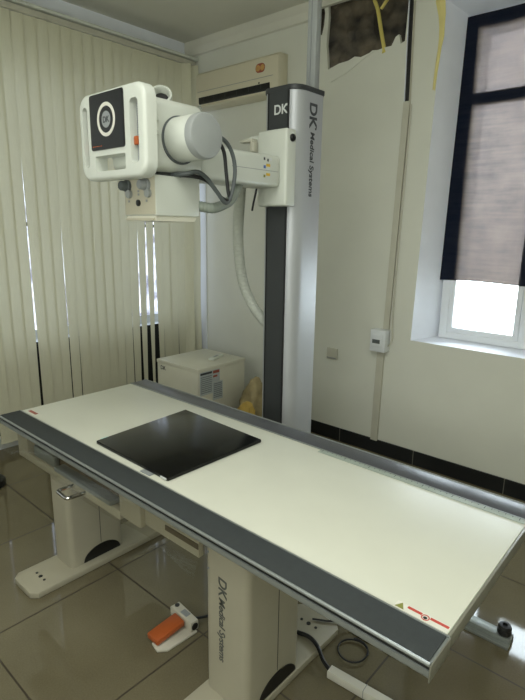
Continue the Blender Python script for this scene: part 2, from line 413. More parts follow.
# left wall with a wide window behind the blinds
wl = MB(); WY0, WY1, WZ0, WZ1 = 0.6, 3.195, 0.74, 2.66
wl.box(XL-0.3, XL, YF, WY0, 0, ZC).box(XL-0.3, XL, WY1, YB, 0, ZC).box(XL-0.3, XL, WY0, WY1, WZ1, ZC).box(XL-0.3, XL, WY0, WY1, 0, WZ0)
wall_left = struct(wl.build('wall_left', M['reveal'], smooth=False))
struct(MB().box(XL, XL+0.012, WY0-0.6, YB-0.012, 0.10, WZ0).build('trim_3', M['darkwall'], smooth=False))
struct(MB().box(XL-0.1, -3.50, YB-0.008, YB-0.0005, 0.0, 2.4).build('lit_corner_panel', M['pvc'], smooth=False))  # white panel added for the daylit strip of back wall beside the blind
struct(MB().box(XL, XL+0.02, YF, YB-0.012, 0, 0.07, 0.003).build('baseboard_left', M['pvc'], smooth=False))
w2 = MB()
w2.box(XL-0.16, XL-0.10, WY0, WY1, WZ0, WZ0+0.07).box(XL-0.16, XL-0.10, WY0, WY1, WZ1-0.07, WZ1)
for y in (WY0, 1.3, 2.05, WY1-0.07): w2.box(XL-0.16, XL-0.10, y, y+0.07, WZ0+0.07, WZ1-0.07)
w2o = struct(w2.build('window_2', M['pvc'], smooth=False))
MB().quad((XL-0.131, WY0+0.05, WZ0+0.05), (XL-0.131, WY1-0.05, WZ0+0.05), (XL-0.131, WY1-0.05, WZ1-0.05), (XL-0.131, WY0+0.05, WZ1-0.05)).build('pane', M['tinted'], w2o, smooth=False)
# WY0+0.05, WY1-0.05, WZ0+0.05, WZ1-0.05).build('pane', M['tinted'], w2o, smooth=False)
MB().box(XL-0.12, XL-0.098, WY0, WY1, 1.575, 1.60).build('transom', M['black'], w2o, smooth=False)

# right-hand window
fy0, fy1 = 3.437, 3.499
w1 = MB(); fx0, fx1, fz0, fz1 = -1.415, -0.322, 0.868, 2.842
w1.box(fx0, fx0+0.055, fy0, fy1, fz0, fz1, 0.004).box(fx1-0.055, fx1, fy0, fy1, fz0, fz1, 0.004)
w1.box(fx0+0.05, fx1-0.05, fy0, fy1, fz0, fz0+0.045, 0.004).box(fx0+0.05, fx1-0.05, fy0, fy1, fz1-0.05, fz1, 0.004)
w1.box(-0.905, -0.83, fy0, fy1, fz0+0.04, fz1-0.045, 0.004)
window = struct(w1.build('window_1', M['pvc']))
for (x0, x1) in ((fx0+0.052, -0.907), (-0.828, fx1-0.052)):
    for (z0, z1) in ((fz0+0.043, 2.37), (2.372, fz1-0.048)):
        sb = MB(); sy0 = fy0+0.004; w_ = 0.034
        sb.box(x0, x0+w_, sy0, fy1-0.01, z0, z1, 0.004).box(x1-w_, x1, sy0, fy1-0.01, z0, z1, 0.004)
        sb.box(x0+w_-0.002, x1-w_+0.002, sy0, fy1-0.01, z0, z0+w_, 0.004).box(x0+w_-0.002, x1-w_+0.002, sy0, fy1-0.01, z1-w_, z1, 0.004)
        so = sb.build('sash', M['pvc'], window)
        MB().box(x0+0.02, x1-0.02, fy0+0.03, fy0+0.034, z0+0.02, z1-0.02).build('pane', M['glass'], so, smooth=False)

# dark sheer blind hanging in the recess
bl = MB(); n, k_ = 40, 30; vs = {}
for i in range(n+1):
    for k in range(k_+1):
        x0_ = -1.437+0.028*k/k_; x = x0_+(-0.33-x0_)*i/n; z = 1.262+1.575*k/k_
        vs[i,k] = bl.bm.verts.new((x, 3.430+0.0018*math.sin(x*23+z*1.5)+0.0015*math.sin(z*6), z + (0.004*math.sin(x*9) if k == 0 else 0)))
for i in range(n):
    for k in range(k_): bl.bm.faces.new((vs[i,k], vs[i+1,k], vs[i+1,k+1], vs[i,k+1]))
tag(bl.build('window_blind', M['sheer']), 'dark sheer fabric blind covering the upper three quarters of the recessed window', 'blind')

# ------------------------------------------------------------------ vertical blinds on the left
vb = thing('vertical_blind', 'cream vertical slat blind hanging along the whole side wall, a few slats gaping', 'blind', (-3.62, 2.1, 0))
MB().box(-3.70, -3.56, 0.3, 3.185, 2.928, 2.948, 0.004).build('headrail_cover', M['white'], vb, smooth=False)
MB().box(-3.625, -3.585, 0.3, 3.18, 2.887, 2.924, 0.003).build('headrail', M['trunk'], vb, smooth=False)
gaps = {1.65:0.022, 1.893:0.012, 1.974:0.011, 2.379:0.008, 2.46:0.012, 2.541:0.030, 2.622:0.050, 2.703:0.054, 2.784:0.012, 2.946:0.013, 3.027:0.009, 1.326:0.02}
e0 = 1.65-0.081*14
edges_ = [e0+0.081*i for i in range(33)]
edges_ = [e for e in edges_ if e < 3.12]
def gap(e):
    for k, g in gaps.items():
        if abs(k-e) < 0.02: return g
    return 0.0
N = 16
for i, e in enumerate(edges_):
    f = e+0.081; wdt = 0.092; last = f > 3.10
    g0, g1 = gap(e), gap(f)
    sb = MB(); L = []
    jit = random.uniform(-0.003, 0.003)
    for k in range(N+1):
        z = 2.885 - (2.885-0.075)*k/N
        tt = max(0.0, (2.35-z)/1.75)          # gaps open towards the floor
        tt = min(tt, 1.25)
        def half(g, edge):      # lap at the top, half the gap lower down
            if not g: return 0.0055
            early = edge < 1.92 and edge > 1.6
            lap = 0.0008 if early else 0.0055
            t_ = max(0.0, (2.62-z)/1.95) if early else tt
            return lap-(g/2+lap)*min(t_, 1.2)
        y0 = e-half(g0, e); y1 = f+half(g1, f)
        if last:
            y1 = e+0.035
        w2_ = min(y1-y0, wdt-0.001)
        dx = math.sqrt(max(wdt**2-w2_**2, 0))/2
        dx = min(dx, 0.006)
        bow = 0.0012*math.sin(k*0.35+i*1.7)+jit*0.5
        a = (-3.605-dx+bow, y0, z); b = (-3.605+dx+bow, y1, z); c = (-3.603+bow, (y0+y1)/2, z)
        if last:
            a = (-3.605, e-0.004, z); c = (-3.572, e+0.030, z); b = (-3.532, e+0.046+0.004*math.sin(k), z)
        L.append([sb.bm.verts.new(p) for p in (a, c, b)])
    for p, q in zip(L, L[1:]):
        for s_ in range(2): sb.bm.faces.new((p[s_], p[s_+1], q[s_+1], q[s_]))
    sb.build('slat', M['slat'], vb)

# ------------------------------------------------------------------ radiography table
tb = thing('radiography_table', 'long white x-ray table with charcoal side rails on two pedestals', 'table', (-1.4, 1.2, 0))
X0, X1 = -2.352, -0.314
top = MB().box(X0+0.004, X1-0.006, 0.972, 1.573, 0.712, 0.740, 0.002).build('tabletop', M['tabletop'], tb)
MB().box(X1-0.0055, X1+0.001, 0.976, 1.57, 0.702, 0.7385, 0.001).build('end_trim', M['edge'], tb)
MB().box(X0-0.001, X0+0.0035, 0.976, 1.57, 0.702, 0.7385, 0.001).build('end_trim', M['edge'], tb)
# front rail: aluminium extrusion with rounded lip, groove and lower flange
def rail(y_out, y_in, mrub, name):
    s_ = 1 if y_in > y_out else -1
    def Y(d): return y_out + s_*d
    w_ = abs(y_in-y_out)
    prof = [(Y(0.004),0.7445),(Y(0.001),0.743),(Y(0.0),0.740),(Y(0.001),0.737),(Y(0.006),0.736),(Y(0.009),0.735),(Y(0.009),0.7255),(Y(0.002),0.7255),(Y(0.002),0.712),(Y(0.012),0.700),
            (Y(w_),0.698),(Y(w_),0.7425),(Y(w_-0.005),0.7425),(Y(w_-0.005),0.739),(Y(0.009),0.739),(Y(0.0075),0.7435)]
    o = MB().prism(prof, 'x', X0, X1+0.001).build(name, M['alu'], tb, smooth=False)
    ya, yb = sorted((Y(0.0095), Y(w_-0.0055)))
    MB().box(X0+0.002, X1-0.004, ya, yb, 0.7385, 0.7425, 0.001).build('rail_insert', mrub, o)
    return o
r1 = rail(0.868, 0.9715, M['rubber'], 'side_rail')
ya, yb = 0.869, 0.875
MB().box(X0, X1, 0.874, 0.8765, 0.7257, 0.7348).build('rail_groove', M['black'], r1, smooth=False)
MB().box(X1+0.001, X1+0.004, 0.870, 0.9715, 0.699, 0.7395, 0.001).build('end_cap', M['edge'], r1)
r2 = rail(1.677, 1.5735, M['rubber_far'], 'side_rail')
MB().box(X1+0.001, X1+0.004, 1.5735, 1.675, 0.699, 0.7395, 0.001).build('end_cap', M['edge'], r2)
sc = MB().box(-1.07, X1-0.008, 1.548, 1.5725, 0.7401, 0.7418).build('measuring_scale', M['scale'], tb, smooth=False)
tk = MB()
for i in range(36): tk.box(-1.06+0.0205*i, -1.058+0.0205*i, 1.566 if i % 5 else 1.558, 1.5722, 0.7418, 0.7421)
tk.build('scale_marking', M['darkprint'], sc, smooth=False)
# warning label by the front corner
wlb = MB().box(-0.448, -0.322, 0.976, 1.001, 0.7401, 0.7406).build('warning_label', M['labelwhite'], tb, smooth=False)
MB().prism([(-0.446,0.979),(-0.424,0.979),(-0.435,0.999)], 'z', 0.7406, 0.7411).build('warning_triangle', M['greenprint'], wlb, smooth=False)
MB().box(-0.42, -0.386, 0.990, 0.998, 0.7406, 0.7410).box(-0.366, -0.324, 0.990, 0.998, 0.7406, 0.7410).build('warning_bar', M['red'], wlb, smooth=False)
MB().lathe([(0.0095,0),(0.0095,0.0005),(0.007,0.0005),(0.007,0)], (-0.376,0.989,0.7406), (0,0,1), 24).build('warning_ring', M['red'], wlb, smooth=False)
MB().lathe([(0,0.0004),(0.0045,0.0004),(0.0045,0)], (-0.376,0.988,0.7406), (0,0,1), 16).build('warning_symbol', M['black'], wlb, smooth=False)
sl = MB().box(-2.325, -2.235, 0.984, 1.012, 0.7401, 0.7406).build('rating_label', M['labelwhite'], tb, smooth=False)
MB().box(-2.318, -2.245, 0.990, 1.006, 0.7406, 0.7409).build('rating_print', M['emblem'], sl, smooth=False)
# underframe
uf = MB().box(-2.28, -0.45, 1.0, 1.10, 0.66, 0.697, 0.003).box(-2.28, -0.45, 1.47, 1.55, 0.66, 0.697, 0.003).box(-2.28, -2.2, 1.1, 1.47, 0.66, 0.697).box(-0.53, -0.45, 1.1, 1.47, 0.66, 0.697)
uf.build('underframe', M['cream'], tb)
# side channel (receptor guide) running from the free end to the near pedestal
ch = MB().prism([(0.985,0.535),(1.005,0.535),(1.005,0.659),(0.985,0.659)], 'x', -1.42, -1.129, 0.002)
ch.box(-2.40, -1.55, 0.965, 1.005, 0.615, 0.659, 0.003).box(-2.40, -1.55, 0.965, 1.005, 0.505, 0.542, 0.003).box(-2.40, -2.30, 0.965, 1.005, 0.542, 0.615, 0.002)
ch.box(-1.55, -1.42, 0.965, 1.005, 0.525, 0.659, 0.004)
cho = ch.build('side_channel', M['pedestal'], tb)
MB().box(-2.30, -1.553, 1.0, 1.004, 0.543, 0.614).build('channel_slot', M['slotbrown'], cho, smooth=False)
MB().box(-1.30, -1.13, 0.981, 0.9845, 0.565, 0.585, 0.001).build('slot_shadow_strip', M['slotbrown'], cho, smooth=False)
MB().box(-2.25, -2.06, 0.968, 1.0, 0.545, 0.60, 0.01).build('tray_latch', M['alu'], cho)
# clear protective film drooping from the channel
fm = MB(); vs = {}
for i in range(40):
    for k in range(6):
        x = -2.60+1.5*i/39; z = 0.655-0.15*k/5
        vs[i,k] = fm.bm.verts.new((x, 0.958-0.012*math.sin(x*9+k)-0.006*k/5*(1+math.sin(x*5)), z+0.006*math.sin(x*13)*(k/5)))
for i in range(39):
    for k in range(5): fm.bm.faces.new((vs[i,k], vs[i+1,k], vs[i+1,k+1], vs[i,k+1]))
fm.build('protective_film', M['film'], tb)
# bucky tray with chrome handle
tr = MB().box(-2.03, -1.60, 0.955, 1.45, 0.548, 0.566, 0.002).build('receptor_tray', M['alu'], tb)
MB().tube(spline([(-1.882,0.985,0.53),(-1.886,0.93,0.53),(-1.887,0.902,0.53),(-1.878,0.892,0.53),(-1.845,0.890,0.53),(-1.810,0.888,0.53),(-1.800,0.897,0.53),(-1.797,0.93,0.53),(-1.790,0.985,0.53)], 6), 0.0075, 10).build('tray_handle', M['chrome'], tr)
MB().box(-1.92, -1.76, 0.966, 0.985, 0.51, 0.547, 0.002).build('handle_plate', M['cream'], tr)
# pedestals
for px0, px1 in ((-2.20, -2.04), (-1.128, -0.933)):
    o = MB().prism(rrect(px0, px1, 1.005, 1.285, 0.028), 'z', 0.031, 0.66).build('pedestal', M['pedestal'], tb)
    MB().box(px1-0.001, px1+0.0008, 1.159, 1.1615, 0.10, 0.655).build('pedestal_seam', M['darkgrey'], o, smooth=False)
    arc = [(1.164+0.097*math.cos(a), 0.033+0.062*math.sin(a)) for a in [math.pi*k/20 for k in range(21)]]
    MB().prism(arc, 'x', px1-0.001, px1+0.003).build('kick_recess', M['black'], o, smooth=False)
    for z in (0.50, 0.56): MB().lathe([(0,0.002),(0.004,0.002),(0.004,0)], (px0+0.022,1.0045,z), (0,-1,0), 10).build('screw', M['midgrey'], o)
    if px0 > -2:
        text('DK', 0.036, (-1.058,1.004,0.495), (0,0,-1), (1,0,0), M['fadedprint'], 'lettering', o, bold=0.0006, shear=0.15, spacing=0.95)
        text('Medical Systems', 0.026, (-1.056,1.004,0.418), (0,0,-1), (1,0,0), M['fadedprint'], 'lettering', o, bold=0.0004, shear=0.2, spacing=0.98)
    else:
        MB().lathe([(0,0.003),(0.008,0.003),(0.008,0)], (px0-0.0,1.06,0.30), (-1,0,0), 12).build('screw', M['darkgrey'], o)
    c_ = 0.028; xa, xb, y0, y1 = px0-0.002, px1+0.04-0.0, 0.80, 1.56
    if px0 > -2: xa, xb = -1.135, -0.925
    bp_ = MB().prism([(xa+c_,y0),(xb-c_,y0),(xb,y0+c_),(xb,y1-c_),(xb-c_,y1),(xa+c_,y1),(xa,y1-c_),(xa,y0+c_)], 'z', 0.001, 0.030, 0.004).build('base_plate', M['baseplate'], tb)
    xm = (xa+xb)/2
    for dx in (-0.035, 0.0, 0.035):
        for y in (y0+0.085, y1-0.085): MB().lathe([(0,0.002),(0.006 if dx else 0.009,0.002),(0.006 if dx else 0.009,0)], (xm+dx,y,0.030), (0,0,1), 12).build('bolt_hole', M['black'], bp_)

# ------------------------------------------------------------------ flat panel detector on the table
dt = thing('detector_panel', 'square glossy black flat detector lying on the white table', 'detector panel', (-1.535, 1.235, 0.7405))
q = [(-1.752,1.004),(-1.298,0.998),(-1.288,1.462),(-1.778,1.482)]
MB().prism(q, 'z', 0.7407, 0.7555, 0.003).build('panel_body', M['blackgloss'], dt)
MB().box(-1.7635, -1.7585, 1.03, 1.06, 0.744, 0.752).build('indicator', M['cyan'], dt)
MB().box(-1.335, -1.305, 0.9945, 0.9985, 0.7455, 0.7505).build('label', M['lightprint'], dt)
MB().box(-1.43, -1.375, 0.979, 0.9985, 0.7407, 0.744, 0.001).build('clip', M['midgrey'], dt)

# ------------------------------------------------------------------ tube stand
ts = thing('tube_stand', 'silver floor-to-ceiling x-ray stand holding a white tube head over the table', 'x-ray stand', (-1.72, 2.2, 0.031))
def colprof(o):
    a, b_, y0, y1, r = -1.838-o, -1.610+o, 2.05-o, 2.29+o, 0.075
    pts = [(-1.661,y0)] + [(b_-0.055+0.055*math.sin(math.pi/2*k/7), y0+r-r*math.cos(math.pi/2*k/7)) for k in range(8)]
    pts += [(b_, y1-0.04), (b_-0.04, y1), (a+0.04, y1), (a, y1-0.04)]
    pts += [(a+0.055-0.055*math.cos(math.pi/2*k/7), y0+r-r*math.sin(math.pi/2*k/7)) for k in range(8)] + [(-1.785,y0)]
    return pts
col = MB().prism(colprof(0), 'z', 0.085, 2.215).build('column', M['silver'], ts)
MB().prism(colprof(0.004), 'z', 2.215, 2.238, 0.003).build('column_cap', M['darkgrey'], col)
MB().box(-1.784, -1.662, 2.044, 2.052, 0.09, 2.214).build('guide_track', M['darkgrey'], col, smooth=False)
for x in (-1.787, -1.665): MB().box(x, x+0.005, 2.041, 2.052, 0.09, 2.213).build('track_edge', M['black'], col, smooth=False)
text('DK', 0.042, (-1.750,2.0435,2.113), (1,0,0), (0,0,1), M['lightprint'], 'lettering', col, bold=0.001)
text('DK', 0.056, (-1.6095,2.146,2.172), (0,0,-1), (0,1,0), M['darkprint'], 'lettering', col, bold=0.0022)
text('Medical Systems', 0.031, (-1.6095,2.157,2.040), (0,0,-1), (0,1,0), M['darkprint'], 'lettering', col, bold=0.0011, shear=0.12, spacing=1.02)
MB().lathe([(0,0.0008),(0.005,0.0008),(0.005,0)], (-1.671,2.0435,2.150), (0,-1,0), 14).build('logo_dot', M['lightprint'], col)
MB().lathe([(0,0.0008),(0.006,0.0008),(0.006,0)], (-1.6098,2.196,2.056), (1,0,0), 14).build('logo_dot', M['darkprint'], col)
pole = MB().box(-1.716, -1.662, 2.245, 2.285, 2.238, ZC-0.001, 0.004).build('ceiling_pole', M['greycap'], ts)
MB().box(-1.694, -1.689, 2.242, 2.246, 2.24, ZC-0.002).build('pole_groove', M['midgrey'], pole, smooth=False)
MB().box(-1.93, -1.50, 1.995, 2.42, 0.001, 0.085, 0.006).build('stand_base', M['darkgrey'], ts)
# carriage
ca = MB().box(-1.782, -1.602, 1.965, 2.042, 1.685, 2.032, 0.012, 3).build('carriage', M['white'], ts)
MB().box(-1.86, -1.775, 1.985, 2.04, 1.80, 2.018, 0.008).build('carriage_wing', M['white'], ca)
MB().lathe([(0,0.012),(0.014,0.011),(0.017,0.006),(0.017,0)], (-1.602,2.005,1.992), (1,0,0), 20).build('lock_knob', M['black'], ca)
MB().box(-1.88, -1.80, 1.945, 1.985, 1.985, 2.0, 0.002).box(-1.82, -1.795, 1.95, 1.985, 1.94, 1.985, 0.002).build('bracket', M['trunk'], ca)
# arm
am = MB().box(-1.80, -1.632, 1.40, 1.962, 1.768, 1.908, 0.018, 3).build('arm', M['white'], ts)
for (y, z, a, h, mm_) in ((1.842,1.892,0.010,0.012,'darkprint'),(1.866,1.888,0.010,0.012,'darkprint'),(1.884,1.894,0.012,0.014,'lightprint'),(1.842,1.858,0.014,0.013,'blueprint'),(1.860,1.866,0.026,0.012,'yellowprint'),(1.860,1.850,0.024,0.010,'lightprint'),
                         (1.842,1.818,0.012,0.012,'greenprint'),(1.860,1.826,0.026,0.012,'yellowprint'),(1.836,1.800,0.006,0.008,'lightprint')):
    MB().box(-1.6325, -1.6312, y, y+a, z-h, z).build('warning_sticker', M[mm_], am, smooth=False)
MB().box(-1.634, -1.6312, 1.64, 1.945, 1.836, 1.838).build('arm_seam', M['midgrey'], am, smooth=False)
MB().tube([(-1.67,1.60,1.905),(-1.665,1.58,1.93),(-1.66,1.55,1.958),(-1.655,1.50,1.97)], 0.012, 8, radii=[0.013,0.016,0.017,0.008]).build('lever', M['lightprint'], am)
# tube housing
th = MB().box(-1.845, -1.602, 1.188, 1.462, 1.782, 2.034, 0.030, 4).build('tube_housing', M['white'], ts)
MB().lathe([(0.082,0),(0.0855,0.002),(0.0855,0.009),(0.078,0.011)], (-1.606,1.335,1.895), (1,0,0), 48).build('collar', M['greycable'], th)
MB().lathe([(0.079,0),(0.079,0.108),(0.077,0.112)], (-1.597,1.335,1.897), (1,0,0), 48).build('tube_barrel', M['white'], th)
MB().lathe([(0.074,0),(0.0785,0.002),(0.0785,0.026),(0.075,0.033),(0.068,0.036),(0,0.036)], (-1.486,1.335,1.898), (1,0,0), 48).build('tube_end_cap', M['greycap'], th)
MB().lathe([(0.084,0),(0.084,0.10),(0.078,0.11),(0,0.11)], (-1.845,1.335,1.893), (-1,0,0), 48).build('tube_barrel', M['white'], th)
for z in (1.955, 1.91): MB().lathe([(0.010,0),(0.010,0.008),(0.007,0.011),(0,0.011)], (-1.603,1.226,z), (1,0,0), 14).build('bolt', M['white'], th)
# cable outlet ring on top
MB().lathe([(0.036,0.0),(0.040,0.02),(0.040,0.065),(0.034,0.068),(0.030,0.062),(0.030,0.01),(0,0.01)], (-1.705,1.335,2.026), (0.68,-0.55,0.5), 28).build('cable_outlet', M['white'], th)
MB().lathe([(0.0,0.036),(0.029,0.036),(0.029,0.012)], (-1.705,1.335,2.026), (0.68,-0.55,0.5), 24).build('outlet_plug', M['black'], th)
MB().box(-1.80, -1.66, 1.16, 1.192, 1.84, 2.0, 0.005).build('console_mount', M['white'], th)
MB().lathe([(0.085,0),(0.085,0.014)], (-1.72,1.33,1.768), (0,0,1), 32).build('swivel_ring', M['darkgrey'], th)
# control console
outer = rrect(-1.933, -1.520, 1.748, 2.052, 0.052, 8)
hl = [rrect(-1.905, -1.872, 1.795, 2.008, 0.014), rrect(-1.603, -1.556, 1.795, 2.002, 0.016), rrect(-1.830, -1.638, 1.778, 1.832, 0.006, 3)]
cp = MB().plate(outer, hl, 1.118, 1.168, 0.014).build('control_console', M['white'], ts)
sg = MB().box(-1.610, -1.548, 1.146, 1.149, 1.79, 2.006).build('angle_gauge', M['midgrey'], cp, smooth=False)
gm = MB()
for i in range(14): gm.box(-1.598, -1.598+(0.022 if i % 4 == 0 else 0.013), 1.1448, 1.1458, 1.89+0.0075*i, 1.892+0.0075*i)
gm.build('gauge_marking', M['darkprint'], cp, smooth=False)
MB().box(-1.601, -1.576, 1.128, 1.146, 1.855, 1.884, 0.004).build('orange_button', M['orange'], cp)
MB().box(-1.906, -1.871, 1.150, 1.153, 1.79, 2.01).build('angle_gauge', M['midgrey'], cp, smooth=False)
MB().box(-1.892, -1.874, 1.135, 1.150, 1.862, 1.888, 0.003).build('red_button', M['red'], cp)
dp = MB().plate(rrect(-1.849, -1.634, 1.852, 2.042, 0.010, 4), [], 1.1145, 1.1195, 0.001).build('display', M['screen'], cp)
MB().lathe([(0.045,0),(0.045,0.0012),(0.057,0.0012),(0.057,0)], (-1.742,1.1146,1.952), (0,-1,0), 48).build('display_ring', M['labelwhite'], cp)
MB().lathe([(0.0,0.001),(0.028,0.001),(0.028,0)], (-1.742,1.1146,1.952), (0,-1,0), 32).build('display_dial', M['midgrey'], cp)
text('DK', 0.020, (-1.742,1.1134,1.942), (1,0,0), (0,0,1), M['darkprint'], 'lettering', cp, bold=0.0006, align='CENTER')
od = MB()
for i, w_ in enumerate((0.008,0.006,0.010,0.005,0.009)): od.box(-1.838+0.013*i, -1.838+0.013*i+w_, 1.1138, 1.1148, 1.864, 1.867)
od.build('status_line', M['orange'], cp, smooth=False)
# collimator
cl = MB().box(-1.822, -1.622, 1.232, 1.445, 1.622, 1.768, 0.004).build('collimator', M['white'], ts)
MB().box(-1.818, -1.626, 1.2295, 1.233, 1.626, 1.764, 0.001).build('front_plate', M['beige'], cl)
MB().prism([(1.236,1.622),(1.441,1.622),(1.425,1.602),(1.236,1.602)], 'x', -1.815, -1.630).build('exit_frame', M['cream'], cl, smooth=False)
MB().prism([(1.226,1.612),(1.38,1.604),(1.38,1.600),(1.226,1.604)], 'x', -1.812, -1.638).build('filter_slide', M['beige'], cl, smooth=False)
for x, mm_ in ((-1.793,'greycable'),(-1.672,'midgrey')):
    MB().lathe([(0.023,0),(0.023,0.010),(0.019,0.012),(0.018,0.032),(0.015,0.036),(0,0.036)], (x,1.2295,1.733), (0,-1,0), 24).build('shutter_knob', M[mm_], cl)
    MB().lathe([(0.016,0),(0.016,0.012),(0,0.012)], (x+0.012,1.2295,1.703), (0,-1,0), 16).build('knob_skirt', M['greycap'], cl)
MB().lathe([(0.012,0),(0.012,0.006),(0.008,0.007),(0,0.007)], (-1.726,1.2295,1.669), (0,-1,0), 16).build('lamp_switch', M['black'], cl)
for x, z in ((-1.79,1.676),(-1.676,1.676),(-1.726,1.70),(-1.726,1.712)): MB().box(x-0.005, x+0.005, 1.2285, 1.2296, z-0.004, z+0.004).build('icon', M['midgrey'], cl, smooth=False)
# hoses and cables that travel with the stand
def ribbed(pts, r, m_, name, par, n=150):
    sp = spline(pts, 40); L = [0]
    for a, b_ in zip(sp, sp[1:]): L.append(L[-1]+(b_-a).length)
    out, rad = [], []; j = 0; cnt = int(L[-1]/0.0035)
    for i in range(cnt+1):
        d = L[-1]*i/cnt
        while j < len(L)-2 and L[j+1] < d: j += 1
        f = (d-L[j])/max(L[j+1]-L[j], 1e-6); out.append(sp[j].lerp(sp[j+1], f)); rad.append(r*(1.0 if (i//2) % 2 else 0.94))
    return MB().tube(out, r, 14, radii=rad).build(name, m_, par)
ribbed([(-1.80,1.90,1.85),(-1.855,1.93,1.80),(-1.885,1.95,1.718),(-1.945,2.0,1.571),(-1.966,2.03,1.44),(-1.964,2.06,1.294),(-1.923,2.09,1.174),(-1.87,2.13,1.085),(-1.835,2.17,1.03)], 0.029, M['hose'], 'ribbed_hose', ts)
ribbed([(-1.665,1.41,1.672),(-1.63,1.47,1.662),(-1.61,1.52,1.660),(-1.63,1.62,1.690),(-1.672,1.70,1.735),(-1.70,1.76,1.79)], 0.021, M['hose2'], 'ribbed_hose', ts)
c1 = spline([(-1.60,1.44,1.93),(-1.555,1.50,1.922),(-1.55,1.552,1.882),(-1.55,1.575,1.809),(-1.55,1.558,1.723),(-1.55,1.524,1.678),(-1.55,1.474,1.718),(-1.555,1.427,1.765),(-1.56,1.381,1.785),(-1.58,1.337,1.776),(-1.65,1.32,1.775)], 8)
MB().tube(c1, 0.0085, 8).build('cable', M['greycable'], ts)
c2 = spline([(-1.60,1.43,1.92),(-1.57,1.48,1.915),(-1.555,1.515,1.878),(-1.555,1.53,1.80),(-1.555,1.54,1.728),(-1.55,1.545,1.690),(-1.555,1.50,1.70),(-1.565,1.44,1.755),(-1.58,1.37,1.772),(-1.65,1.34,1.772)], 8)
MB().tube(c2, 0.0075, 8).build('cable', M['cable'], ts)
MB().tube(spline([(-1.765,1.95,1.80),(-1.775,1.948,1.75),(-1.79,1.948,1.70),(-1.80,1.95,1.665)], 6), 0.005, 6).build('cable', M['cable'], ts)

# floor rail of the stand
fr_ = thing('floor_rail', 'low metal floor rail with black rubber stop at its end', 'rail', (-1.4, 1.945, 0))
MB().box(-2.5, -0.395, 1.908, 1.985, 0.0005, 0.012, 0.001).box(-2.5, -0.395, 1.930, 1.978, 0.012, 0.030, 0.002).build('rail_bar', M['alu'], fr_)
MB().lathe([(0.008,0),(0.022,0.002),(0.027,0.010),(0.027,0.020),(0.024,0.026),(0.026,0.032),(0.022,0.042),(0.010,0.044),(0.008,0.036),(0,0.036)], (-0.425,1.954,0.030), (0,0,1), 28).build('rubber_stop', M['black'], fr_)

# ------------------------------------------------------------------ generator cabinet and what is on and beside it
gc = thing('generator_cabinet', 'pale grey steel generator box on the floor near the slat blind', 'cabinet', (-2.975, 2.65, 0))
MB().box(-3.21, -2.742, 2.402, 2.90, 0.02, 0.565, 0.004).build('case', M['cream'], gc)
MB().box(-3.214, -2.738, 2.398, 2.904, 0.552, 0.58, 0.004).build('lid', M['cream'], gc)
for x in (-3.19, -2.79):
    for y in (2.42, 2.85): MB().lathe([(0.02,0),(0.02,0.02)], (x+0.01,y+0.01,0), (0,0,1), 14).build('foot', M['black'], gc)
lb = MB().box(-2.742, -2.7405, 2.425, 2.55, 0.37, 0.548).box(-2.742, -2.7405, 2.55, 2.625, 0.455, 0.548).build('rating_label', M['labelblue'], gc, smooth=False)
lt = MB()
for i in range(9): lt.box(-2.7405, -2.7398, 2.432, 2.543, 0.505-0.015*i, 0.513-0.015*i)
lt.build('label_text', M['labelgrey'], lb, smooth=False)
MB().box(-2.7405, -2.7398, 2.43, 2.545, 0.526, 0.542).build('label_heading', M['darkprint'], lb, smooth=False)
MB().box(-2.7405, -2.7398, 2.556, 2.62, 0.52, 0.542).box(-2.7405, -2.7398, 2.556, 2.60, 0.49, 0.505).build('label_red_print', M['emblem'], lb, smooth=False)
lb2 = MB().box(-2.742, -2.7402, 2.552, 2.655, 0.31, 0.452).build('rating_label', M['labelblue'], gc, smooth=False)
lt = MB()
for i in range(8): lt.box(-2.7402, -2.7395, 2.56, 2.648, 0.432-0.015*i, 0.441-0.015*i)
lt.build('label_text', M['labelgrey'], lb2, smooth=False)
text('DK', 0.030, (-3.17,2.4015,0.505), (1,0,0), (0,0,1), M['darkprint'], 'lettering', gc, bold=0.0008)
rm = thing('handset', 'small white handset lying on top of the generator box', 'handset', (-2.91, 2.735, 0.58))
MB().prism([(-2.885,2.645),(-2.845,2.665),(-2.895,2.815),(-2.938,2.80)], 'z', 0.5805, 0.600, 0.004).build('handset_body', M['white'], rm)
MB().prism([(-2.884,2.69),(-2.866,2.698),(-2.886,2.755),(-2.904,2.748)], 'z', 0.600, 0.601).build('handset_display', M['midgrey'], rm, smooth=False)

bg = MB(); t = bg.bm
bmesh.ops.create_icosphere(t, subdivisions=4, radius=1.0)
for v in t.verts:
    p = v.co.copy(); d = 1+0.22*mn.noise(p*1.7)+0.12*mn.noise(p*4.1)+0.05*mn.noise(p*9)
    zz = p.z*0.5+0.5; taper = 1.0-0.38*zz
    v.co = Vector((-2.585+p.x*0.135*d*taper+0.03*zz, 2.83+p.y*0.13*d*taper, max(0.002, 0.005+zz*0.47*(1+0.05*mn.noise(p*5)))))
tag(bg.build('plastic_bag', M['bag']), 'crumpled tan bag standing between generator box and column', 'bag')
yb_ = MB(); t = yb_.bm
bmesh.ops.create_icosphere(t, subdivisions=3, radius=1.0)
for v in t.verts:
    p = v.co.copy(); d = 1+0.3*mn.noise(p*2.3+Vector((4,1,2)))+0.1*mn.noise(p*6)
    zz = p.z*0.5+0.5
    v.co = Vector((-2.50+p.x*0.11*d, 2.63+p.y*0.045*d, max(0.002, 0.002+zz*0.33+p.x*0.09)))
tag(yb_.build('yellow_cloth', M['yellowcloth']), 'crumpled yellow cloth bundle in front of the tan bag', 'cloth')
kb = thing('junction_box', 'small black junction box on the floor by the stand column', 'box', (-2.33, 2.52, 0))
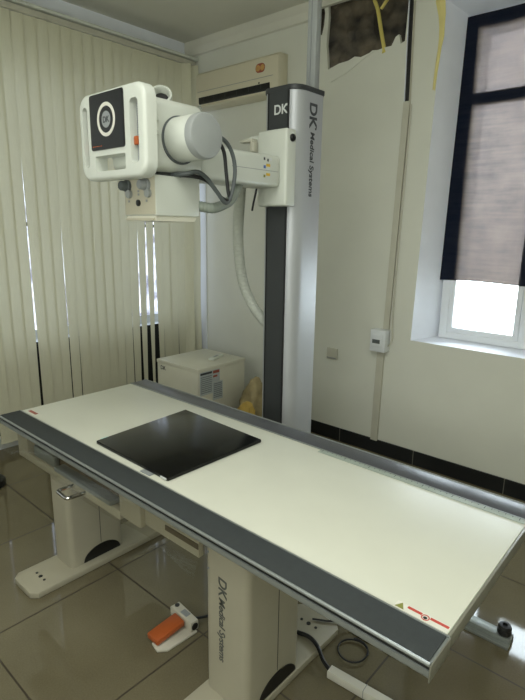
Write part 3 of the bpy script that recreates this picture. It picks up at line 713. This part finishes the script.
MB().box(-2.40, -2.26, 2.48, 2.56, 0.001, 0.215, 0.008).build('box_body', M['black'], kb)
MB().box(-2.385, -2.30, 2.478, 2.481, 0.175, 0.195).build('label', M['midgrey'], kb, smooth=False)

# ------------------------------------------------------------------ wall fittings
ac = thing('air_conditioner', 'cream split air conditioner high on the wall behind the stand', 'air conditioner', (-3.05, 3.15, 2.53))
prof = [(3.199,2.528),(3.15,2.526),(3.11,2.538),(3.095,2.56),(3.090,2.61),(3.088,2.72),(3.094,2.785),(3.11,2.802),(3.199,2.806)]
body = MB().prism(prof, 'x', -3.492, -2.612, 0.006).build('housing', M['ac'], ac)
vent = MB().prism([(3.13,2.560),(3.0925,2.562),(3.0855,2.575),(3.0855,2.612),(3.13,2.612)], 'x', -3.455, -2.69).build('air_outlet', M['black'], ac, smooth=False)
MB().prism([(3.100,2.536),(3.084,2.545),(3.086,2.550),(3.102,2.543)], 'x', -3.44, -2.70).build('louver', M['ac'], ac, smooth=False)
for i in range(6): MB().box(-3.40+0.125*i, -3.394+0.125*i, 3.084, 3.087, 2.578, 2.610).build('air_guide', M['darkgrey'], vent, smooth=False)
MB().box(-3.47, -2.66, 3.0868, 3.0885, 2.654, 2.657).build('panel_seam', M['midgrey'], ac, smooth=False)
st = MB().plate(rrect(-2.828, -2.736, 2.691, 2.752, 0.030, 6), [], 3.0862, 3.0885).build('sticker', M['emblem'], ac)
MB().lathe([(0,0.001),(0.021,0.001),(0.021,0)], (-2.803,3.0862,2.722), (0,-1,0), 20).build('sticker_disc', M['emblem2'], st)
MB().lathe([(0,0.001),(0.021,0.001),(0.021,0)], (-2.760,3.0862,2.722), (0,-1,0), 20).build('sticker_disc', M['emblem2'], st)
MB().box(-2.80, -2.788, 3.0868, 3.089, 2.618, 2.628).build('receiver_window', M['black'], ac, smooth=False)
MB().lathe([(0.018,0),(0.018,0.03),(0,0.03)], (-3.45,3.10,2.545), (0.3,-0.6,-0.5), 14).build('drain_cap', M['white'], ac)

so_ = thing('wall_socket', 'cream double wall socket low on the wall beside the column', 'socket', (-2.11, 3.19, 0.675))
MB().box(-2.16, -2.067, 3.186, 3.199, 0.63, 0.715, 0.004).build('cover_plate', M['trunk'], so_)
for x in (-2.138, -2.092): MB().lathe([(0.017,0),(0.017,0.0015),(0,0.0015)], (x,3.186,0.675), (0,-1,0), 20).build('outlet', M['trunk'], so_)
MB().box(-2.155, -2.075, 3.1835, 3.186, 0.637, 0.645).build('lower_lip', M['midgrey'], so_, smooth=False)

bk = thing('breaker_box', 'small white breaker box mounted midway down the wall trunking', 'breaker box', (-1.70, 3.14, 0.83))
MB().box(-1.765, -1.650, 3.125, 3.199, 0.765, 0.918, 0.006).build('enclosure', M['breaker'], bk)
MB().box(-1.745, -1.668, 3.119, 3.126, 0.80, 0.885, 0.003).build('cover', M['breaker'], bk)
MB().box(-1.742, -1.685, 3.117, 3.120, 0.825, 0.852).build('breaker_switch', M['greycable'], bk)

tk_ = thing('wall_trunking', 'narrow cream cable trunking down the wall, its top open on a black cable', 'trunking', (-1.68, 3.19, 0.1))
def slab(x0, z0, x1, z1, w_, y0, y1):
    return MB().prism([(x0-w_/2,z0),(x0+w_/2,z0),(x1+w_/2,z1),(x1-w_/2,z1)], 'y', y0, y1, 0.001)
slab(-1.717, 0.096, -1.708, 0.764, 0.052, 3.18, 3.199).build('lower_cover', M['trunk'], tk_, smooth=False)
slab(-1.680, 0.920, -1.646, 2.36, 0.042, 3.182, 3.199).build('upper_cover', M['trunk'], tk_, smooth=False)
slab(-1.646, 2.36, -1.662, 3.028, 0.040, 3.196, 3.199).build('open_back', M['trunk'], tk_, smooth=False)
slab(-1.648, 2.36, -1.664, 3.028, 0.022, 3.185, 3.1955).build('trunking_cable', M['cable'], tk_, smooth=False)
slab(-1.662, 2.36, -1.679, 3.028, 0.004, 3.18, 3.199).build('trunking_wall', M['reveal'], tk_, smooth=False)
slab(-1.628, 2.36, -1.645, 3.028, 0.004, 3.18, 3.199).build('trunking_wall', M['trunk'], tk_, smooth=False)
tag(MB().tube(spline([(-1.618,3.192,2.34),(-1.625,3.192,1.9),(-1.636,3.192,1.4),(-1.640,3.192,1.05),(-1.636,3.191,0.92),(-1.630,3.19,0.86),(-1.640,3.18,0.82),(-1.660,3.17,0.80)], 8), 0.0055, 8).build('power_cable', M['trunk']),
    'thin grey cable beside the wall trunking bending into the breaker box', 'cable')

def strand(pts, w_, name):
    b = MB(); L = []
    for x, y, z in spline(pts, 6): L.append((b.bm.verts.new((x-w_/2,y,z)), b.bm.verts.new((x+w_/2,y,z))))
    for p, q_ in zip(L, L[1:]): b.bm.faces.new((p[0], p[1], q_[1], q_[0]))
    return b.build(name, M['yellow'])
tag(MB().tube(spline([(-1.95,3.22,3.07),(-1.935,3.215,3.0),(-1.905,3.215,2.93),(-1.87,3.212,2.80),(-1.842,3.21,2.70),(-1.836,3.20,2.67)], 6), 0.0125, 8).build('yellow_wire', M['yellow']), 'long yellow wire hanging out of the broken wall hole', 'wire')
tag(MB().tube(spline([(-1.835,3.235,3.06),(-1.842,3.225,2.99),(-1.87,3.225,2.955),(-1.888,3.225,2.935)], 6), 0.010, 8).build('yellow_wire', M['yellow']), 'short yellow wire branching off the long one in the wall hole', 'wire')
tp_ = MB(); L = []
pth = [(-1.522,-1.462,3.05),(-1.52,-1.458,2.95),(-1.512,-1.455,2.87),(-1.490,-1.446,2.80),(-1.480,-1.446,2.74),(-1.476,-1.444,2.68),(-1.478,-1.455,2.62),(-1.484,-1.462,2.55),(-1.488,-1.468,2.48),(-1.490,-1.472,2.43),(-1.490,-1.474,2.40)]
for i, (a, b_, z) in enumerate(pth):
    L.append([tp_.bm.verts.new((a, YB-0.003, z)), tp_.bm.verts.new(((a+b_)/2, YB-0.010-0.008*math.sin(i), z+0.004)), tp_.bm.verts.new((b_, YB-0.004, z-0.006*math.sin(i*2)))])
for p, q_ in zip(L, L[1:]):
    for s_ in range(2): tp_.bm.faces.new((p[s_], p[s_+1], q_[s_+1], q_[s_]))
tag(tp_.build('masking_tape', M['tape']), 'torn strip of yellow masking tape on the window recess corner', 'tape')

# ------------------------------------------------------------------ floor items
fp = thing('foot_switch', 'orange and white foot switch on the tiles under the table', 'foot switch', (-1.43, 1.1, 0))
MB().prism([(-1.43,1.0),(-1.385,0.99),(-1.358,1.02),(-1.348,1.16),(-1.46,1.16)], 'z', 0.001, 0.012, 0.003).build('switch_base', M['pedalwhite'], fp)
pd = bmesh.new()
lo = [(-1.460,1.000),(-1.394,1.000),(-1.386,1.128),(-1.452,1.134)]
hs = [0.016,0.016,0.032,0.032]; A = [pd.verts.new((p[0],p[1],h)) for p, h in zip(lo, hs)]; B = [pd.verts.new((p[0],p[1],h+0.024)) for p, h in zip(lo, hs)]
pd.faces.new(A[::-1]); pd.faces.new(B)
for i in range(4): pd.faces.new((A[i], A[(i+1)%4], B[(i+1)%4], B[i]))
bmesh.ops.recalc_face_normals(pd, faces=pd.faces)
bmesh.ops.bevel(pd, geom=pd.edges[:], offset=0.005, segments=2, profile=0.5, affect='EDGES')
b = MB(); b._merge(pd); b.build('pedal', M['orange'], fp)
MB().prism([(-1.492,1.142),(-1.355,1.135),(-1.352,1.170),(-1.488,1.185)], 'z', 0.012, 0.058, 0.006).build('switch_housing', M['pedalwhite'], fp)
MB().lathe([(0.015,0),(0.015,0.004),(0,0.004)], (-1.3545,1.152,0.034), (1,0.05,0), 18).build('housing_plug', M['black'], fp)
MB().lathe([(0.010,0),(0.010,0.003),(0,0.003)], (-1.474,1.163,0.058), (0,0,1), 16).build('housing_screw', M['darkgrey'], fp)
MB().prism([(-1.435,1.146),(-1.395,1.144),(-1.394,1.168),(-1.434,1.170)], 'z', 0.058, 0.059).build('label', M['midgrey'], fp, smooth=False)
MB().tube(spline([(-1.40,1.178,0.03),(-1.385,1.22,0.016),(-1.35,1.30,0.008),(-1.28,1.38,0.008),(-1.18,1.42,0.008)], 8), 0.005, 8).build('switch_cable', M['cable'], fp)

psb = thing('power_strip', 'long pale plastic power strip on the floor by the near pedestal', 'power strip', (-0.70, 1.42, 0))
a = Vector((-0.842,1.348)); d = Vector((0.996,0.085)).normalized(); s_ = Vector((-d.y, d.x))
def Q(u, v): p = a+d*u+s_*v; return (p.x, p.y)
MB().prism([Q(0,-0.017),Q(0.5,-0.017),Q(0.5,0.017),Q(0,0.017)], 'z', 0.001, 0.036, 0.005).build('strip_body', M['labelwhite'], psb)
MB().prism([Q(0.14,-0.0175),Q(0.142,-0.0175),Q(0.142,0.0175),Q(0.14,0.0175)], 'z', 0.002, 0.0365).build('strip_joint', M['midgrey'], psb, smooth=False)
q0 = Q(0.0,0.0)
MB().tube(spline([(q0[0]+0.004,q0[1],0.025),(-0.88,1.365,0.026),(-0.93,1.395,0.040),(-0.98,1.41,0.040),(-1.03,1.40,0.039)], 8), 0.008, 8).build('power_lead', M['cable'], psb)
cc = MB(); pts = []
for k in range(0, 34):
    a_ = k/26*2*math.pi + 0.4; r_ = 0.056+0.0012*math.sin(k*0.7)
    pts.append((-0.835+r_*math.cos(a_)*1.0, 1.497+r_*math.sin(a_)*1.05, 0.006+0.006*(k/26)))
cc.tube(pts, 0.0034, 8)
tag(cc.build('cable_coil', M['cable']), 'thin black cable coiled into a ring on the floor', 'cable')
tag(MB().tube(spline([(-1.03,1.50,0.036),(-0.98,1.53,0.036),(-0.94,1.56,0.034),(-0.90,1.585,0.008),(-0.85,1.575,0.006),(-0.78,1.60,0.006),(-0.72,1.585,0.006),(-0.66,1.62,0.006)], 8), 0.004, 8).build('floor_cable', M['cable']),
    'thin dark cable trailing over the floor behind the coiled ring', 'cable')
bf = thing('caster_foot', 'rounded black rubber foot on the tiles near the slat blind', 'foot', (-3.17, 1.12, 0))
MB().lathe([(0,0),(0.075,0),(0.085,0.012),(0.082,0.045),(0.06,0.062),(0,0.066)], (-3.185,1.095,0.001), (0,0,1), 28).build('foot_pad', M['black'], bf)
MB().lathe([(0.018,0),(0.018,0.05),(0.014,0.055),(0,0.055)], (-3.185,1.095,0.060), (0,0,1), 14).build('stem', M['darkgrey'], bf)

# ------------------------------------------------------------------ light
w = bpy.data.worlds.new('World'); S.world = w; w.use_nodes = True
nt = w.node_tree; bgd = nt.nodes['Background']
tc = nt.nodes.new('ShaderNodeTexCoord'); sp = nt.nodes.new('ShaderNodeSeparateXYZ'); nt.links.new(tc.outputs['Generated'], sp.inputs[0])
cr = nt.nodes.new('ShaderNodeValToRGB')
cr.color_ramp.elements[0].position = 0.42; cr.color_ramp.elements[0].color = (0.55,0.58,0.60,1)
cr.color_ramp.elements[1].position = 0.56; cr.color_ramp.elements[1].color = (0.86,0.93,1.0,1)
mr = nt.nodes.new('ShaderNodeMapRange'); mr.inputs[1].default_value = -1; mr.inputs[2].default_value = 1
nt.links.new(sp.outputs['Z'], mr.inputs[0]); nt.links.new(mr.outputs[0], cr.inputs[0]); nt.links.new(cr.outputs[0], bgd.inputs[0])
bgd.inputs[1].default_value = 20.0

def area(name, loc, rot, sx, sy, power, color, portal=False):
    l = bpy.data.lights.new(name, 'AREA'); l.shape = 'RECTANGLE'; l.size = sx; l.size_y = sy; l.energy = power; l.color = color
    o = bpy.data.objects.new(name, l); C.objects.link(o); o.location = loc; o.rotation_euler = rot
    if portal: l.cycles.is_portal = True
    return o
R = math.radians
area('window_portal', (-0.865,3.6,1.85), (R(-90),0,0), 1.0, 1.9, 1, (1,1,1), True)
area('blind_window_portal', (XL-0.2,1.72,1.7), (0,R(-90),0), 1.9, 2.84, 1, (1,1,1), True)
area('overhead_fill', (-0.3,-0.1,3.05), (0,0,0), 2.0, 2.0, 56, (0.98,1.0,0.96))  # added fill lamp overhead, no known fixture
area('rear_fill', (-0.6,-1.25,1.9), (R(125),0,R(10)), 3.0, 1.8, 62, (0.97,1.0,0.95))  # added fill lamp at the unseen rear wall, tilted up; no window there

# ------------------------------------------------------------------ camera (world axes: x along the table, y towards the back wall)
cam = bpy.data.cameras.new('camera'); co = bpy.data.objects.new('camera', cam); C.objects.link(co)
f_px = 518.542599
cam.sensor_fit = 'VERTICAL'; cam.sensor_height = 24.0; cam.lens = f_px/700*24.0; cam.clip_start = 0.02; cam.clip_end = 60
rx = Vector((0.74805768, 0.66348237, 0.01417232)); dn = Vector((0.16163204,-0.16143991,-0.97355649)); fw = Vector((-0.64364959,0.73056711,-0.22800638))
up = -dn; bk_ = -fw
co.matrix_world = Matrix(((rx.x,up.x,bk_.x,0),(rx.y,up.y,bk_.y,0),(rx.z,up.z,bk_.z,1.58),(0,0,0,1)))
S.camera = co
S.view_settings.view_transform = 'Standard'; S.view_settings.look = 'None'; S.view_settings.exposure = 0.0
S.cycles.use_denoising = True
S.cycles.max_bounces = 10; S.cycles.transparent_max_bounces = 12; S.cycles.sample_clamp_indirect = 8
